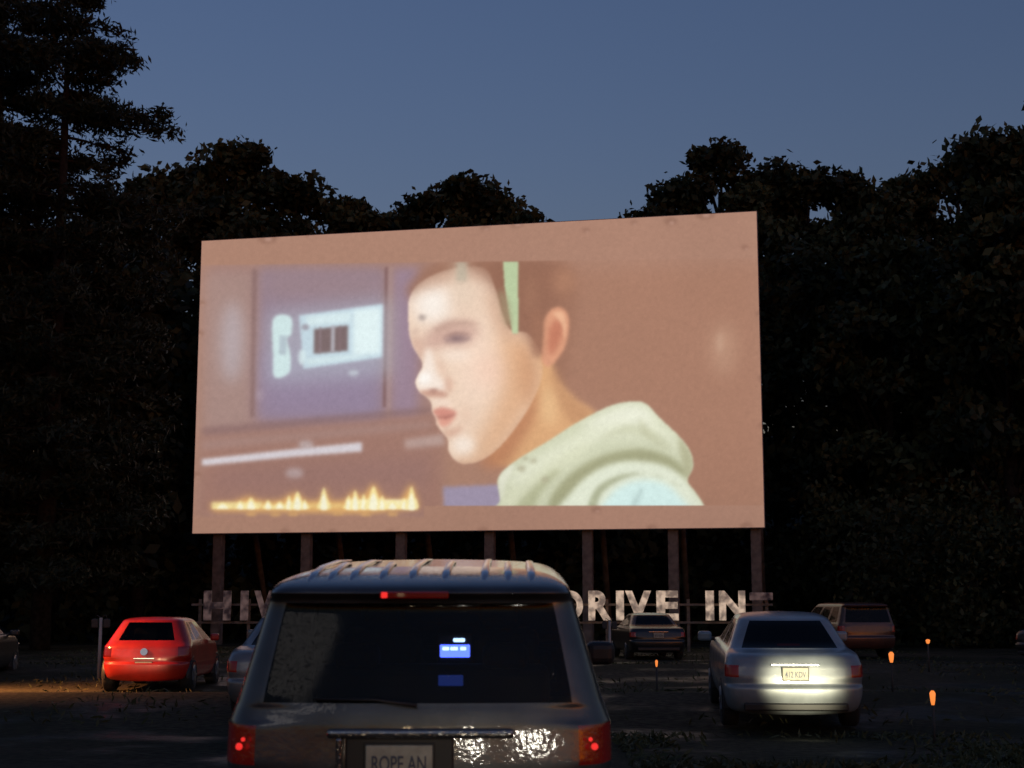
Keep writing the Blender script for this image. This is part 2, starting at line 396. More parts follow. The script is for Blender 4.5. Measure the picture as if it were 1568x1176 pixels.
# face
FP = [(624, 494), (624, 462), (634, 440), (656, 424), (690, 412), (738, 410), (756, 440), (768, 480), (780, 505), (808, 512), (826, 540), (830, 575), (815, 615), (790, 655), (762, 688), (735, 706), (710, 710), (696, 703), (688, 690), (687, 674), (676, 660), (669, 650), (668, 642), (662, 630), (661, 619), (654, 609), (643, 601), (636, 587), (640, 575), (647, 561), (642, 548), (632, 532), (626, 514)]
sF, mF = pmask(FP, 1.4); fc = np.zeros((GH, GW)); fc[sF] = mF
fade = np.ones((GH, GW))
s2, m2 = pmask([(610, 380), (760, 380), (800, 400), (800, 505), (778, 500), (764, 462), (738, 426), (700, 418), (660, 428), (636, 446), (610, 450)], 10)
fade[s2] -= m2 * .94
s3, m3 = pmask([(800, 500), (880, 500), (880, 640), (800, 720), (760, 716), (806, 640), (822, 570)], 8)
fade[s3] -= m3 * .8
fm = fc * np.clip(fade, 0, 1)
art = art * (1 - fm[..., None]) + np.array((238, 211, 189)) * fm[..., None]
fc = fm
P_([(776, 505), (826, 530), (835, 580), (810, 630), (760, 700), (715, 714), (742, 660), (764, 600), (756, 540)], (220, 172, 134), 16, .95, clip=fc)
P_([(800, 520), (835, 530), (838, 590), (812, 630), (796, 580)], (204, 152, 116), 9, .7, clip=fc)
E_(732, 560, 30, 54, (246, 218, 198), 17, .8, clip=fc)
E_(748, 568, 20, 26, (240, 198, 176), 12, .5, clip=fc)
E_(662, 466, 32, 30, (252, 243, 234), 12, .95, clip=fc)
E_(716, 462, 28, 34, (234, 206, 184), 13, .75, clip=fc)
P_([(640, 425), (700, 402), (745, 402), (752, 428), (700, 428), (650, 442)], (202, 164, 142), 8, .75, clip=fc)
P_([(744, 440), (770, 470), (790, 515), (772, 520), (752, 490)], (206, 164, 136), 9, .7, clip=fc)
# eye region
P_([(650, 514), (688, 496), (724, 498), (732, 514), (702, 528), (668, 534), (650, 536)], (206, 168, 154), 8, .9, clip=fc)
P_([(662, 505), (688, 492), (722, 493), (730, 499), (700, 499), (668, 510)], (184, 148, 134), 4, .7, clip=fc)
P_([(678, 521), (693, 513), (712, 514), (720, 520), (706, 526), (688, 526)], (156, 128, 126), 3.6, .85, clip=fc)
E_(698, 519, 8, 3.5, (128, 104, 108), 3, .55, clip=fc)
P_([(678, 517), (696, 509), (720, 513), (698, 513)], (150, 116, 108), 2.2, .6, clip=fc)
P_([(684, 529), (706, 531), (726, 525), (708, 536)], (222, 188, 170), 3, .7, clip=fc)
P_([(626, 520), (638, 516), (650, 530), (647, 558), (636, 546)], (212, 174, 156), 5.5, .8, clip=fc)
P_([(626, 508), (637, 503), (642, 508), (632, 513)], (204, 170, 156), 3, .4, clip=fc)
E_(696, 545, 24, 8, (250, 232, 218), 7, .75, clip=fc)
# nose
P_([(653, 535), (662, 545), (670, 575), (686, 588), (680, 600), (664, 600), (642, 600), (636, 587), (646, 562)], (249, 234, 222), 4, .9, clip=fc)
E_(650, 580, 10, 9, (254, 249, 243), 4, .9, clip=fc)
P_([(641, 601), (664, 597), (684, 602), (681, 610), (660, 609), (648, 608)], (198, 150, 132), 3, .85, clip=fc)
E_(664, 599, 6, 3, (156, 108, 98), 2.4, .65, clip=fc)
P_([(683, 576), (694, 588), (688, 603), (680, 594)], (214, 170, 148), 4, .7, clip=fc)
P_([(666, 548), (675, 570), (683, 578), (679, 558)], (222, 184, 164), 5, .6, clip=fc)
# mouth
P_([(660, 613), (680, 611), (692, 618), (684, 624), (664, 622)], (244, 220, 204), 3.5, .6, clip=fc)
P_([(662, 631), (674, 625), (686, 626), (700, 632), (693, 637), (676, 641), (669, 638)], (208, 134, 120), 2.6, .85, clip=fc)
P_([(670, 641), (682, 639), (698, 636), (694, 645), (684, 654), (675, 653)], (218, 146, 128), 3, .8, clip=fc)
P_([(667, 639), (682, 638), (700, 634), (684, 642)], (154, 92, 84), 2, .75, clip=fc)
P_([(678, 659), (694, 658), (708, 652), (703, 666), (686, 670)], (206, 160, 138), 4.5, .75, clip=fc)
E_(713, 636, 6, 12, (214, 170, 146), 8, .55, clip=fc)
E_(711, 682, 17, 14, (251, 236, 222), 6, .9, clip=fc)
P_([(700, 705), (728, 709), (770, 686), (800, 644), (806, 654), (775, 704), (730, 719), (704, 715)], (200, 150, 118), 6, .85, clip=fc)
E_(645, 487, 6, 5, (168, 152, 146), 2.4, .8, clip=fc)
P_([(690, 404), (712, 404), (720, 470), (694, 450)], (222, 204, 184), 9, .45)
# ear
P_([(832, 492), (844, 474), (860, 472), (870, 488), (868, 520), (858, 544), (840, 562), (829, 552), (830, 520)], (220, 158, 126), 2.2)
P_([(842, 500), (856, 488), (862, 502), (856, 525), (843, 545), (838, 525)], (190, 118, 94), 4, .8)
P_([(846, 480), (860, 478), (866, 495), (864, 520), (860, 500), (852, 488)], (240, 188, 152), 2, .8)
P_([(814, 484), (830, 488), (828, 545), (816, 540)], (160, 114, 92), 5, .8)
# strips
P_([(768, 401), (791, 401), (793, 512), (784, 512), (777, 480), (771, 440)], (188, 206, 164), 1.3, .97, False)
P_([(762, 446), (775, 458), (782, 500), (770, 490)], (162, 146, 116), 4, .8)
R_(697, 401, 713, 432, (190, 180, 160), 3, .75)
# hooded coat
HP = [(764, 735), (776, 718), (800, 700), (840, 676), (880, 650), (930, 624), (962, 616), (988, 618), (1010, 640), (1040, 668), (1058, 692), (1062, 716), (1054, 736), (1068, 756), (1080, 776), (1082, 800), (775, 800), (768, 765)]
P_(HP, (210, 213, 184), 1.4)
s, m = pmask(HP, 1.4); hc = np.zeros((GH, GW)); hc[s] = m
P_([(780, 728), (840, 690), (920, 648), (985, 630), (1020, 655), (1045, 690), (1000, 672), (930, 672), (870, 700), (800, 745)], (234, 236, 212), 8, .85, clip=hc)
P_([(890, 655), (950, 622), (985, 622), (1000, 642), (950, 648)], (243, 244, 226), 7, .75, clip=hc)
P_([(920, 672), (960, 652), (1000, 660), (1030, 684), (1000, 674), (960, 664)], (198, 200, 168), 4, .6, clip=hc)
P_([(846, 760), (880, 722), (930, 696), (985, 688), (1030, 702), (1056, 726), (1042, 728), (990, 708), (940, 712), (895, 738), (862, 776), (842, 790)], (160, 160, 124), 4, .86, clip=hc)
P_([(770, 755), (800, 745), (850, 705), (900, 680), (880, 705), (830, 745), (805, 800), (775, 800)], (224, 226, 196), 7, .75, clip=hc)
P_([(792, 775), (840, 728), (860, 720), (830, 755), (812, 800), (795, 800)], (178, 180, 144), 4.5, .85, clip=hc)
P_([(862, 800), (885, 745), (930, 714), (980, 708), (1035, 722), (1085, 790), (1050, 800)], (234, 240, 220), 4, .85, clip=hc)
P_([(908, 800), (924, 755), (965, 730), (1005, 728), (1040, 745), (1030, 738), (990, 726), (950, 728), (913, 750), (896, 800)], (168, 172, 140), 3, .85, clip=hc)
P_([(924, 800), (936, 758), (970, 738), (1010, 738), (1040, 758), (1060, 800)], (218, 244, 240), 4.5, .97, clip=hc)
P_([(960, 790), (980, 750), (985, 752), (970, 795)], (180, 202, 198), 3, .6, clip=hc)
P_([(1040, 670), (1062, 700), (1060, 735), (1048, 720)], (178, 176, 142), 4, .8, clip=hc)
P_([(980, 640), (1000, 668), (1030, 690), (1010, 684), (985, 662)], (192, 192, 160), 4, .65, clip=hc)
P_([(764, 735), (776, 718), (790, 712), (776, 740), (770, 765)], (240, 240, 222), 3, .7, clip=hc)
for x, y, r in [(800, 718, 6), (818, 706, 5), (836, 735, 6), (806, 702, 4)]: E_(x, y, r, r * .8, (178, 172, 144), 2.4, .7, clip=hc)
art = np.stack([gblur(art[..., i], .8) for i in range(3)], -1)
clipm = np.clip((775.5 - gy + (gx - 300) * -0.002) / 2 + .5, 0, 1) * np.clip((gy - (407 - (gx - 300) * .014)) / 3 + .5, 0, 1)
clipm = np.where((gy > 700) & (gx < 652), np.clip((795 - gy) / 6, 0, 1), clipm)
art = base_art * (1 - clipm[..., None]) + art * clipm[..., None]
# windshield raindrop blobs, painted onto the border of the screen
for (x, y, r) in [(382, 357, 9), (405, 364, 12), (740, 348, 6), (788, 341, 9), (895, 352, 5), (968, 340, 4), (1025, 338, 8), (1078, 326, 12), (1140, 378, 5), (306, 465, 5), (301, 512, 7), (303, 728, 6), (1162, 480, 5), (1168, 580, 6), (1170, 652, 7), (1172, 680, 5), (440, 815, 6), (512, 815, 6), (600, 814, 5), (742, 813, 7), (915, 780, 6), (1000, 809, 7), (1145, 806, 8), (560, 352, 4), (470, 360, 5)]:
    E_(x, y, r * 1.3, r * .8, (142, 104, 88), 2.4, .6); E_(x + 2, y + 3, r * .5, r * .3, (196, 156, 140), 1.6, .6)
def lownoise(nxn, nyn):
    g = rng.normal(size=(nyn, nxn)); yy = np.linspace(0, nyn - 1.001, GH); xx = np.linspace(0, nxn - 1.001, GW)
    yi = yy.astype(int); xi = xx.astype(int); fy = (yy - yi)[:, None]; fx = (xx - xi)[None]
    return (g[yi][:, xi] * (1 - fy) * (1 - fx) + g[yi + 1][:, xi] * fy * (1 - fx) + g[yi][:, xi + 1] * (1 - fy) * fx + g[yi + 1][:, xi + 1] * fy * fx)
art *= (1 + .008 * lownoise(10, 6) + .01 * lownoise(220, 130) + .012 * rng.normal(size=(GH, GW)))[..., None]
art *= (1 - .05 * np.clip((gy - 640) / 180., 0, 1))[..., None]
artl = lin(np.clip(art, 0, 255))

Lp = np.array([-14.06, 65.5]); Rp = np.array([10.25, 60.4]); zb, zt = 4.82, 18.02
SW = float(np.linalg.norm(Rp - Lp)); SH = zt - zb; ang = math.atan2(Rp[1] - Lp[1], Rp[0] - Lp[0])
scr = empty('drive_in_movie_screen', (Lp[0], Lp[1], 0), (0, 0, ang))
src = [(0, 0), (1, 0), (1, 1), (0, 1)]; dst = [(299, 817), (1172, 807), (1157, 323), (305, 370)]
A = []; B = []
for (u, v), (x, y) in zip(src, dst):
    A.append([u, v, 1, 0, 0, 0, -u * x, -v * x]); B.append(x)
    A.append([0, 0, 0, u, v, 1, -u * y, -v * y]); B.append(y)
Hm = np.linalg.solve(np.array(A, float), np.array(B, float))
nu, nv = 820, 450
uu, vv = np.meshgrid(np.linspace(0, 1, nu), np.linspace(0, 1, nv))
den = Hm[6] * uu + Hm[7] * vv + 1
px = (Hm[0] * uu + Hm[1] * vv + Hm[2]) / den - X0; py = (Hm[3] * uu + Hm[4] * vv + Hm[5]) / den - Y0
xi = np.clip(px.astype(int), 0, GW - 2); yi = np.clip(py.astype(int), 0, GH - 2); fx = (px - xi)[..., None]; fy = (py - yi)[..., None]
colr = artl[yi, xi] * (1 - fx) * (1 - fy) + artl[yi, xi + 1] * fx * (1 - fy) + artl[yi + 1, xi] * (1 - fx) * fy + artl[yi + 1, xi + 1] * fx * fy
me = bpy.data.meshes.new('projected_picture')
co = np.stack([uu * SW, np.full_like(uu, -0.01), zb + vv * SH], -1).reshape(-1, 3)
me.vertices.add(len(co)); me.vertices.foreach_set('co', co.ravel())
ii = np.arange(nu * nv).reshape(nv, nu)
q = np.stack([ii[:-1, :-1], ii[:-1, 1:], ii[1:, 1:], ii[1:, :-1]], -1).reshape(-1, 4)
me.loops.add(q.size); me.loops.foreach_set('vertex_index', q.ravel().astype(np.int32))
me.polygons.add(len(q)); me.polygons.foreach_set('loop_start', (np.arange(len(q)) * 4).astype(np.int32))
ca = me.color_attributes.new('picture', 'FLOAT_COLOR', 'POINT')
ca.data.foreach_set('color', np.concatenate([colr.reshape(-1, 3), np.ones((nu * nv, 1))], 1).astype(np.float32).ravel())
me.update(calc_edges=True)
ms = bpy.data.materials.new('projected_picture'); ms.use_nodes = True
nt = ms.node_tree; b = nt.nodes['Principled BSDF']
b.inputs['Base Color'].default_value = (0.03, 0.03, 0.03, 1); b.inputs['Roughness'].default_value = .9; b.inputs['Specular IOR Level'].default_value = 0
a = nt.nodes.new('ShaderNodeAttribute'); a.attribute_name = 'picture'
nt.links.new(a.outputs['Color'], b.inputs['Emission Color']); b.inputs['Emission Strength'].default_value = 1.0
ms.cycles.emission_sampling = 'NONE'
me.materials.append(ms)
o = link(bpy.data.objects.new('projected_picture', me), scr)
M_panel = mat('screen_panel', (0.35, 0.3, 0.27), .8)
M_wood = mat('post_timber', (0.18, 0.14, 0.115), .85, noise=(3, .6, 1.3))
box('backing_panel', (SW / 2, .12, (zb + zt) / 2), (SW + .06, .24, SH + .06), M_panel, scr)
for i, f in enumerate([.043, .207, .379, .536, .705, .849, .985]):
    x = f * SW
    box('post_%d' % i, (x, .45, (zt) / 2 - .2), (.42, .4, zt), M_wood, scr, bev=.02)
    tube('brace_%d' % i, [(x, .7, zt * .75), (x, 7, 0)], [.14, .14], M_wood, scr)
for z in (6.5, 10, 14, 17):
    box('girt', (SW / 2, .72, z), (SW, .12, .3), M_wood, scr)

# ------------------------------------------------------------------ sign letters
sign = empty('drive_in_sign', (0, 55, 0))
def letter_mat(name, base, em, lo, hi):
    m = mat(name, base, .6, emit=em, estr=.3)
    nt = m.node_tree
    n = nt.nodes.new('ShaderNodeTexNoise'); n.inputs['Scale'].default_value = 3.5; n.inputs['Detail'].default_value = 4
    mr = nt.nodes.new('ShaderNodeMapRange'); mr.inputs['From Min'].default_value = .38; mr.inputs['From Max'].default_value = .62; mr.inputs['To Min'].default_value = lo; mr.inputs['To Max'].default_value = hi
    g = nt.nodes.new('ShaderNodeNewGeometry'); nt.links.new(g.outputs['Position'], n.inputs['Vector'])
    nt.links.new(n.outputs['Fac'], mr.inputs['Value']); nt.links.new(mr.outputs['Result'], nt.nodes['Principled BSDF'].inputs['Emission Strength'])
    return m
M_let = letter_mat('letter_glow', (0.5, 0.42, 0.34), (0.9, 0.66, 0.48), .12, .62)  # patchy glow put into the letters' own material
M_let2 = letter_mat('letter_glow_dim', (0.12, 0.09, 0.09), (0.8, 0.5, 0.45), .0, .10)
def text_mesh(name, s, m, parent, loc, w, h, depth=.06, bold=.0, rot=(math.pi / 2, 0, 0)):
    cu = bpy.data.curves.new(name, 'FONT'); cu.body = s; cu.size = 1; cu.extrude = .5; cu.offset = bold
    t = bpy.data.objects.new('tmp', cu); sc.collection.objects.link(t)
    bpy.context.view_layer.update()
    me = bpy.data.meshes.new_from_object(t.evaluated_get(bpy.context.evaluated_depsgraph_get()))
    bpy.data.objects.remove(t)
    v = np.array([p.co[:] for p in me.vertices]); mn = v.min(0); mxx = v.max(0)
    v = (v - mn) / np.maximum(mxx - mn, 1e-6) * np.array([w, h, depth]); me.vertices.foreach_set('co', v.ravel()); me.update()
    me.materials.clear(); me.materials.append(m)
    o = link(bpy.data.objects.new(name, me), parent); o.location = loc; o.rotation_euler = rot
    return o
for ch, x, w, m in [('H', -11.3, 1.0, M_let2), ('I', -9.95, .28, M_let2), ('W', -9.45, 1.25, M_let2), ('A', -7.95, .95, M_let2), ('Y', -6.8, .95, M_let2),
                    ('D', 1.75, .85, M_let), ('R', 2.8, .85, M_let), ('I', 3.82, .28, M_let), ('V', 4.15, .95, M_let), ('E', 5.3, .8, M_let), ('I', 7.1, .3, M_let), ('N', 7.6, .95, M_let)]:
    text_mesh('letter_' + ch, ch, m, sign, (x, 0, 1.13), w, 1.08, .1, bold=.045)
for z in (1.05, 1.7):
    box('rail', (-8.5, .2, z), (6.6, .06, .08), M_wood, sign); box('rail', (5.3, .2, z), (8.6, .06, .08), M_wood, sign)
for x in (-11.5, -9.7, -7, -5.4, 1.2, 3.5, 6.5, 9.4):
    box('sign_post', (x, .3, .95), (.1, .1, 1.9), M_wood, sign)
box('blur_panel', (9.15, 0, 2.0), (.85, .08, .28), M_let2, sign, bev=.02)  # made-up panel with a faint glow, for the blurred patch after the letters

# ------------------------------------------------------------------ cars
def car_body(name, levels, fr, paint, parent, glassbands, lampbands, lampsegs=(2, 3), rearglass=(0, 1), sub=2, creases=None, tail=None):
    half = 16; rings = []
    for (z, yr, yf, w, cr, cf) in levels:
        p = [(0, yr), (.36 * w, yr + .008), (w - cr, yr + .035), (w - .28 * cr, yr + .04 + .26 * cr), (w - .0, yr + cr + .06)]
        ya, yb = yr + cr + .06, yf - cf - .06
        for f in fr: p.append((w + .012 * math.sin(math.pi * f), ya + (yb - ya) * f))
        p += [(w, yb), (w - .28 * cf, yf - .04 - .26 * cf), (w - cf, yf - .035), (.36 * w, yf - .008), (0, yf)]
        full = p + [(-x, y) for (x, y) in p[-2:0:-1]]
        rings.append([(x, y, z) for x, y in full])
    n = len(rings[0]); V = [v for r in rings for v in r]; F = []; MI = []
    for bnd in range(len(rings) - 1):
        for k in range(n):
            k2 = (k + 1) % n
            F.append((bnd * n + k, bnd * n + k2, (bnd + 1) * n + k2, (bnd + 1) * n + k))
            kk = k if k < half - 1 else n - 1 - k
            mi = 0
            if bnd in glassbands:
                if kk in rearglass or kk in (5, 7, 9) or kk in (12, 13, 14): mi = 1
            if bnd in lampbands and kk in lampsegs: mi = 2
            MI.append(mi)
    for top, base in ((True, (len(rings) - 1) * n), (False, 0)):
        for k in range(half - 1):
            a_, b_ = k, k + 1; c_, d_ = (n - b_) % n, (n - a_) % n
            f = list(dict.fromkeys([base + a_, base + b_, base + c_, base + d_]))
            if len(f) >= 3:
                F.append(tuple(f if top else f[::-1])); MI.append(0 if top else 3)
    o = mk(name, V, F, [paint, M_glass, tail or M_tail, M_black], MI, True, parent)
    me = o.data
    at = me.attributes.new('crease_edge', 'FLOAT', 'EDGE')
    ev = np.zeros(len(me.edges) * 2, dtype=np.int32); me.edges.foreach_get('vertices', ev); ev = ev.reshape(-1, 2)
    l = ev // n; kk = ev % n; cr = np.zeros(len(ev))
    creases = creases or {}
    for i in range(len(ev)):
        if l[i, 0] == l[i, 1]: cr[i] = creases.get(int(l[i, 0]), 0)
        elif kk[i, 0] == kk[i, 1] and min(l[i]) in glassbands:
            k = kk[i, 0]; k = k if k < half else n - k
            if k in (2, 5, 6, 7, 8, 9, 10, 12): cr[i] = .7
        elif kk[i, 0] == kk[i, 1] and min(l[i]) in lampbands:
            k = kk[i, 0]; k = k if k < half else n - k
            if k in (2, 4): cr[i] = .7
    at.data.foreach_set('value', cr.astype(np.float32))
    s = o.modifiers.new('s', 'SUBSURF'); s.levels = sub; s.render_levels = sub
    return o
def wheel(parent, x, y, r=.34, w=.22):
    V = []; F = []; seg = 28
    pr = [(0.0, .0), (r * .62, .0), (r * .66, .02), (r * .92, .0), (r, .03), (r, w - .03), (r * .9, w), (0, w)]
    sgn = 1 if x > 0 else -1
    for (rr, d) in pr:
        for k in range(seg):
            t = 2 * math.pi * k / seg; V.append((x - sgn * d, y + rr * math.cos(t), r + rr * math.sin(t)))
    MI = []
    for i in range(len(pr) - 1):
        for k in range(seg):
            F.append((i * seg + k, i * seg + (k + 1) % seg, (i + 1) * seg + (k + 1) % seg, (i + 1) * seg + k)); MI.append(1 if i == 0 else 0)
    mk('wheel', V, F, [M_rubber, M_rim], MI, True, parent)
    for k in range(5):
        t = 2 * math.pi * k / 5
        box('wheel_spoke', (x + sgn * .005, y + r * .3 * math.cos(t), r + r * .3 * math.sin(t)), (.02, r * .58, .05), M_rim, parent, rot=(t, 0, 0))
    V = []; F = []
    for k in range(15):
        t = math.pi * k / 14 * 1.1 - .16
        for rr in (r * 1.02, r * 1.2):
            V.append((x - sgn * .012, y + rr * math.cos(t), r + rr * math.sin(t)))
            V.append((x - sgn * .08, y + rr * math.cos(t), r + rr * math.sin(t)))
    for k in range(14):
        a_ = k * 4
        F += [(a_, a_ + 2, a_ + 6, a_ + 4), (a_ + 2, a_ + 3, a_ + 7, a_ + 6), (a_ + 1, a_, a_ + 4, a_ + 5)]
    mk('wheel_arch', V, F, M_black, smooth=True, parent=parent)
def plate(parent, c, txt):
    box('license_plate', c, (.32, .012, .155), M_plate, parent, bev=.006)
    text_mesh('plate_text', txt, M_ink, parent, (c[0] - .13, c[1] - .008, c[2] - .045), .26, .075, .004, bold=.01)
    box('plate_frame', (c[0], c[1] + .006, c[2]), (.34, .012, .175), M_black, parent, bev=.004)
def paint_mat(name, col, metal=.4):
    return mat(name, col, .4, metal=metal, coat=.7, drops=(60, .5, .0015), noise=(2.5, .75, 1.15), ripple=(20, .003))

def sedan(name, loc, yaw, pitch, paint, plate_txt='412 KDV'):
    e = empty(name, loc, (pitch, 0, yaw))
    lv = [(.22, .18, 4.38, .74, .2, .35), (.28, .06, 4.5, .83, .25, .4), (.46, .0, 4.58, .87, .2, .5), (.58, .005, 4.6, .875, .2, .5), (.61, .05, 4.58, .872, .21, .5),
          (.70, .055, 4.55, .872, .16, .5), (.85, .085, 4.46, .868, .16, .5), (.955, .13, 4.3, .85, .22, .5), (.99, .26, 3.9, .82, .2, .45), (1.02, .66, 3.32, .77, .14, .3),
          (1.36, 1.22, 2.48, .61, .14, .16), (1.40, 1.38, 2.38, .57, .14, .16), (1.44, 1.7, 2.1, .38, .1, .1)]
    car_body('body', lv, (.05, .12, .16, .52, .57, .96), paint, e, {9}, {5}, creases={3: .5, 4: .5, 5: .6, 6: .6, 9: .6, 10: .5}, tail=M_tail_dull)
    for y in (.95, 3.65):
        for s_ in (-1, 1): wheel(e, s_ * .885, y, .32)
    plate(e, (0, .035, .75), plate_txt)
    box('trunk_garnish', (0, .068, .86), (.6, .014, .02), M_chrome, e, bev=.004)
    box('bumper_lower', (0, .04, .34), (1.3, .05, .1), M_black, e, bev=.02)
    for s_ in (-1, 1):
        box('mirror_shell', (s_ * .98, 3.05, 1.03), (.2, .12, .14), paint, e, bev=.04, seg=3)
        box('mirror_arm', (s_ * .88, 3.07, .99), (.1, .06, .05), M_black, e, bev=.01)
    box('high_brake_lamp', (0, .82, 1.06), (.3, .05, .03), M_tail_dull, e, bev=.008)
    for s_ in (-.36, .36):
        box('front_seat', (s_, 2.3, .85), (.5, .16, .7), M_seat, e, bev=.07, seg=3); box('headrest', (s_, 2.28, 1.22), (.27, .12, .16), M_seat, e, bev=.05, seg=3)
    box('rear_seat', (0, 1.25, .8), (1.2, .18, .55), M_seat, e, bev=.06, seg=3)
    for s_ in (-1, 1): box('head_lamp', (s_ * .62, 4.42, .72), (.3, .12, .13), M_chrome, e, bev=.03)
    return e
def hatch(name, loc, yaw, pitch, paint):
    e = empty(name, loc, (pitch, 0, yaw))
    lv = [(.2, .14, 3.6, .7, .25, .35), (.27, .04, 3.72, .8, .3, .4), (.42, .0, 3.78, .84, .3, .45), (.54, .0, 3.8, .845, .3, .45), (.57, .04, 3.78, .84, .3, .45),
          (.66, .045, 3.75, .84, .2, .45), (.86, .09, 3.6, .83, .2, .45), (.93, .14, 3.4, .81, .28, .42), (.97, .2, 2.9, .79, .25, .3),
          (1.32, .5, 2.1, .61, .2, .2), (1.37, .52, 2.0, .58, .2, .2), (1.42, .8, 1.8, .42, .15, .15)]
    car_body('body', lv, (.06, .2, .25, .55, .6, .96), paint, e, {8}, {5}, creases={3: .5, 4: .5, 5: .6, 6: .6, 8: .6, 9: .6})
    for y in (.62, 3.1):
        for s_ in (-1, 1): wheel(e, s_ * .855, y, .31)
    plate(e, (0, .03, .5), '88 TRX')
    V, F = tube_geo([(0, .06, .76), (0, .035, .765)], [.075, .07], 20); mk('emblem', V, F, M_chrome, parent=e)
    box('hatch_handle', (0, .05, .64), (.4, .03, .03), M_chrome, e, bev=.008)
    for s_ in (-1, 1):
        box('mirror_shell', (s_ * .93, 2.3, 1.0), (.18, .12, .14), paint, e, bev=.04, seg=3)
        box('front_seat', (s_ * .34, 1.7, .85), (.48, .16, .7), M_seat, e, bev=.07, seg=3)
        box('head_lamp', (s_ * .6, 3.6, .65), (.22, .12, .16), M_chrome, e, bev=.05)
    return e

SUV_L = [(.30, .16, 4.5, .84, .2, .35), (.36, .05, 4.62, .92, .2, .4), (.54, .0, 4.68, .95, .2, .45), (.68, .0, 4.7, .955, .2, .45), (.71, .06, 4.68, .95, .2, .45),
         (.84, .065, 4.66, .953, .16, .45), (1.03, .085, 4.58, .95, .16, .45), (1.09, .095, 4.3, .935, .17, .4), (1.125, .105, 3.62, .915, .15, .3),
         (1.62, .22, 2.85, .77, .10, .2), (1.66, .15, 2.75, .755, .10, .2), (1.70, .17, 2.68, .74, .12, .2), (1.745, .45, 2.5, .66, .12, .2), (1.77, .9, 2.3, .5, .12, .2)]
def suv(name, loc, yaw, pitch, paint, hero=False):
    e = empty(name, loc, (pitch, 0, yaw))
    car_body('body', SUV_L, (.05, .27, .32, .60, .65, .97), paint, e, {8}, {5}, creases={3: .6, 4: .6, 5: .7, 6: .7, 8: .7, 9: .7, 10: .6}, sub=3 if hero else 2, tail=M_tail if hero else M_tail_dull)
    for y in (.95, 3.75):
        for s_ in (-1, 1): wheel(e, s_ * .965, y, .37, .25)
    for s_ in (-1, 1):
        box('mirror_shell', (s_ * 1.07, 3.2, 1.1), (.2, .14, .16), M_black, e, bev=.05, seg=3)
        box('mirror_arm', (s_ * .96, 3.22, 1.08), (.1, .07, .06), M_black, e, bev=.01)
        box('front_seat', (s_ * .38, 2.6, .95), (.52, .18, .75), M_seat, e, bev=.08, seg=3)
        box('headrest', (s_ * .38, 2.58, 1.40), (.28, .12, .17), M_seat, e, bev=.05, seg=3)
        box('rear_headrest', (s_ * .42, 1.35, 1.25), (.26, .11, .15), M_seat, e, bev=.05, seg=3)
        box('head_lamp', (s_ * .68, 4.52, .85), (.34, .14, .2), M_chrome, e, bev=.05)
    box('rear_seat', (0, 1.4, .9), (1.35, .18, .6), M_seat, e, bev=.06, seg=3)
    box('cargo_floor', (0, 2, .6), (1.6, 3.4, .04), M_seat, e)
    box('dashboard', (0, 3.35, 1.0), (1.5, .3, .2), M_seat, e, bev=.05)
    return e

suv_paint = mat('suv_paint', (0.055, 0.063, 0.068), .42, metal=.4, coat=1, drops=(90, .6, .0006), noise=(4, .7, 1.25), ripple=(30, .0010))
nt = suv_paint.node_tree; nt.nodes['Principled BSDF'].inputs['Coat Roughness'].default_value = .05
S = suv('parked_suv', (-.46, 7.3, .0), 0, math.radians(3.4), suv_paint, True)
box('high_brake_lamp', (-.02, .15, 1.655), (.34, .05, .035), M_tail_dull, S, bev=.008)
box('brake_bulb', (-.165, .125, 1.655), (.03, .02, .028), M_tail_hot, S, bev=.005)
M_gar = mat('tailgate_garnish', (0.3, 0.3, 0.3), .15, metal=.9, drops=(60, .6, .0015), ripple=(30, .004))
box('tailgate_garnish', (.02, .045, 1.0), (.9, .05, .045), M_gar, S, bev=.018, seg=3)
box('plate_recess', (-.08, .055, .88), (.52, .02, .2), M_black, S, bev=.01)
box('recess_side', (-.37, .05, .88), (.03, .05, .2), M_gar, S, bev=.01)
plate(S, (-.08, .028, .87), 'ROPE AN')
box('bumper_step', (0, -.01, .70), (1.3, .08, .03), M_black, S, bev=.01)
tube('rear_wiper', [(.0, .07, 1.13), (-.2, .08, 1.155), (-.5, .075, 1.16)], [.012, .008, .006], M_black, S)
for s_ in (-1, 1):
    V, F = tube_geo([(s_ * .86, .105, .93), (s_ * .86, .082, .93)], [.017, .012], 16); mk('tail_bulb', V, F, M_tail_hot, parent=S)
    V, F = tube_geo([(s_ * .84, .1, .965), (s_ * .84, .085, .965)], [.01, .008], 12); mk('tail_bulb', V, F, M_tail_hot, parent=S)
M_strip = mat('roof_strip', (0.9, 0.86, 0.84), .2, metal=.95)
for i, x in enumerate([-.56, -.46, -.35, -.2, -.05, .12, .32, .44, .56]):
    k = 1 - .35 * (abs(x) / .56) ** 3
    ye = [2.2, 1.3, 2.0, 1.2, 2.2, 1.6, 2.2, 1.4, 2.0][i]
    tube('roof_strip', [(x, .33, 1.712 + .006 * k), (x, .55, 1.738 + .016 * k), (x, .9, 1.757 + .018 * k), (x, (.9 + ye) / 2, 1.765 + .018 * k), (x, ye, 1.757 + .012 * k)], [.012, .022, .022, .022, .014], M_strip, S, seg=10, flat=.4)
M_blue = mat('display_blue', (0.02, 0.02, 0.05), .3, emit=(0.08, 0.14, 1.0), estr=9.0)
M_wht = mat('display_white', (0.1, 0.1, 0.1), .3, emit=(0.4, 0.62, 1.0), estr=8.0)
box('video_display', (.115, 1.9, 1.245), (.22, .03, .18), M_black, S, bev=.01)
box('display_picture', (.115, 1.88, 1.23), (.18, .012, .075), M_blue, S, bev=.03, seg=4)
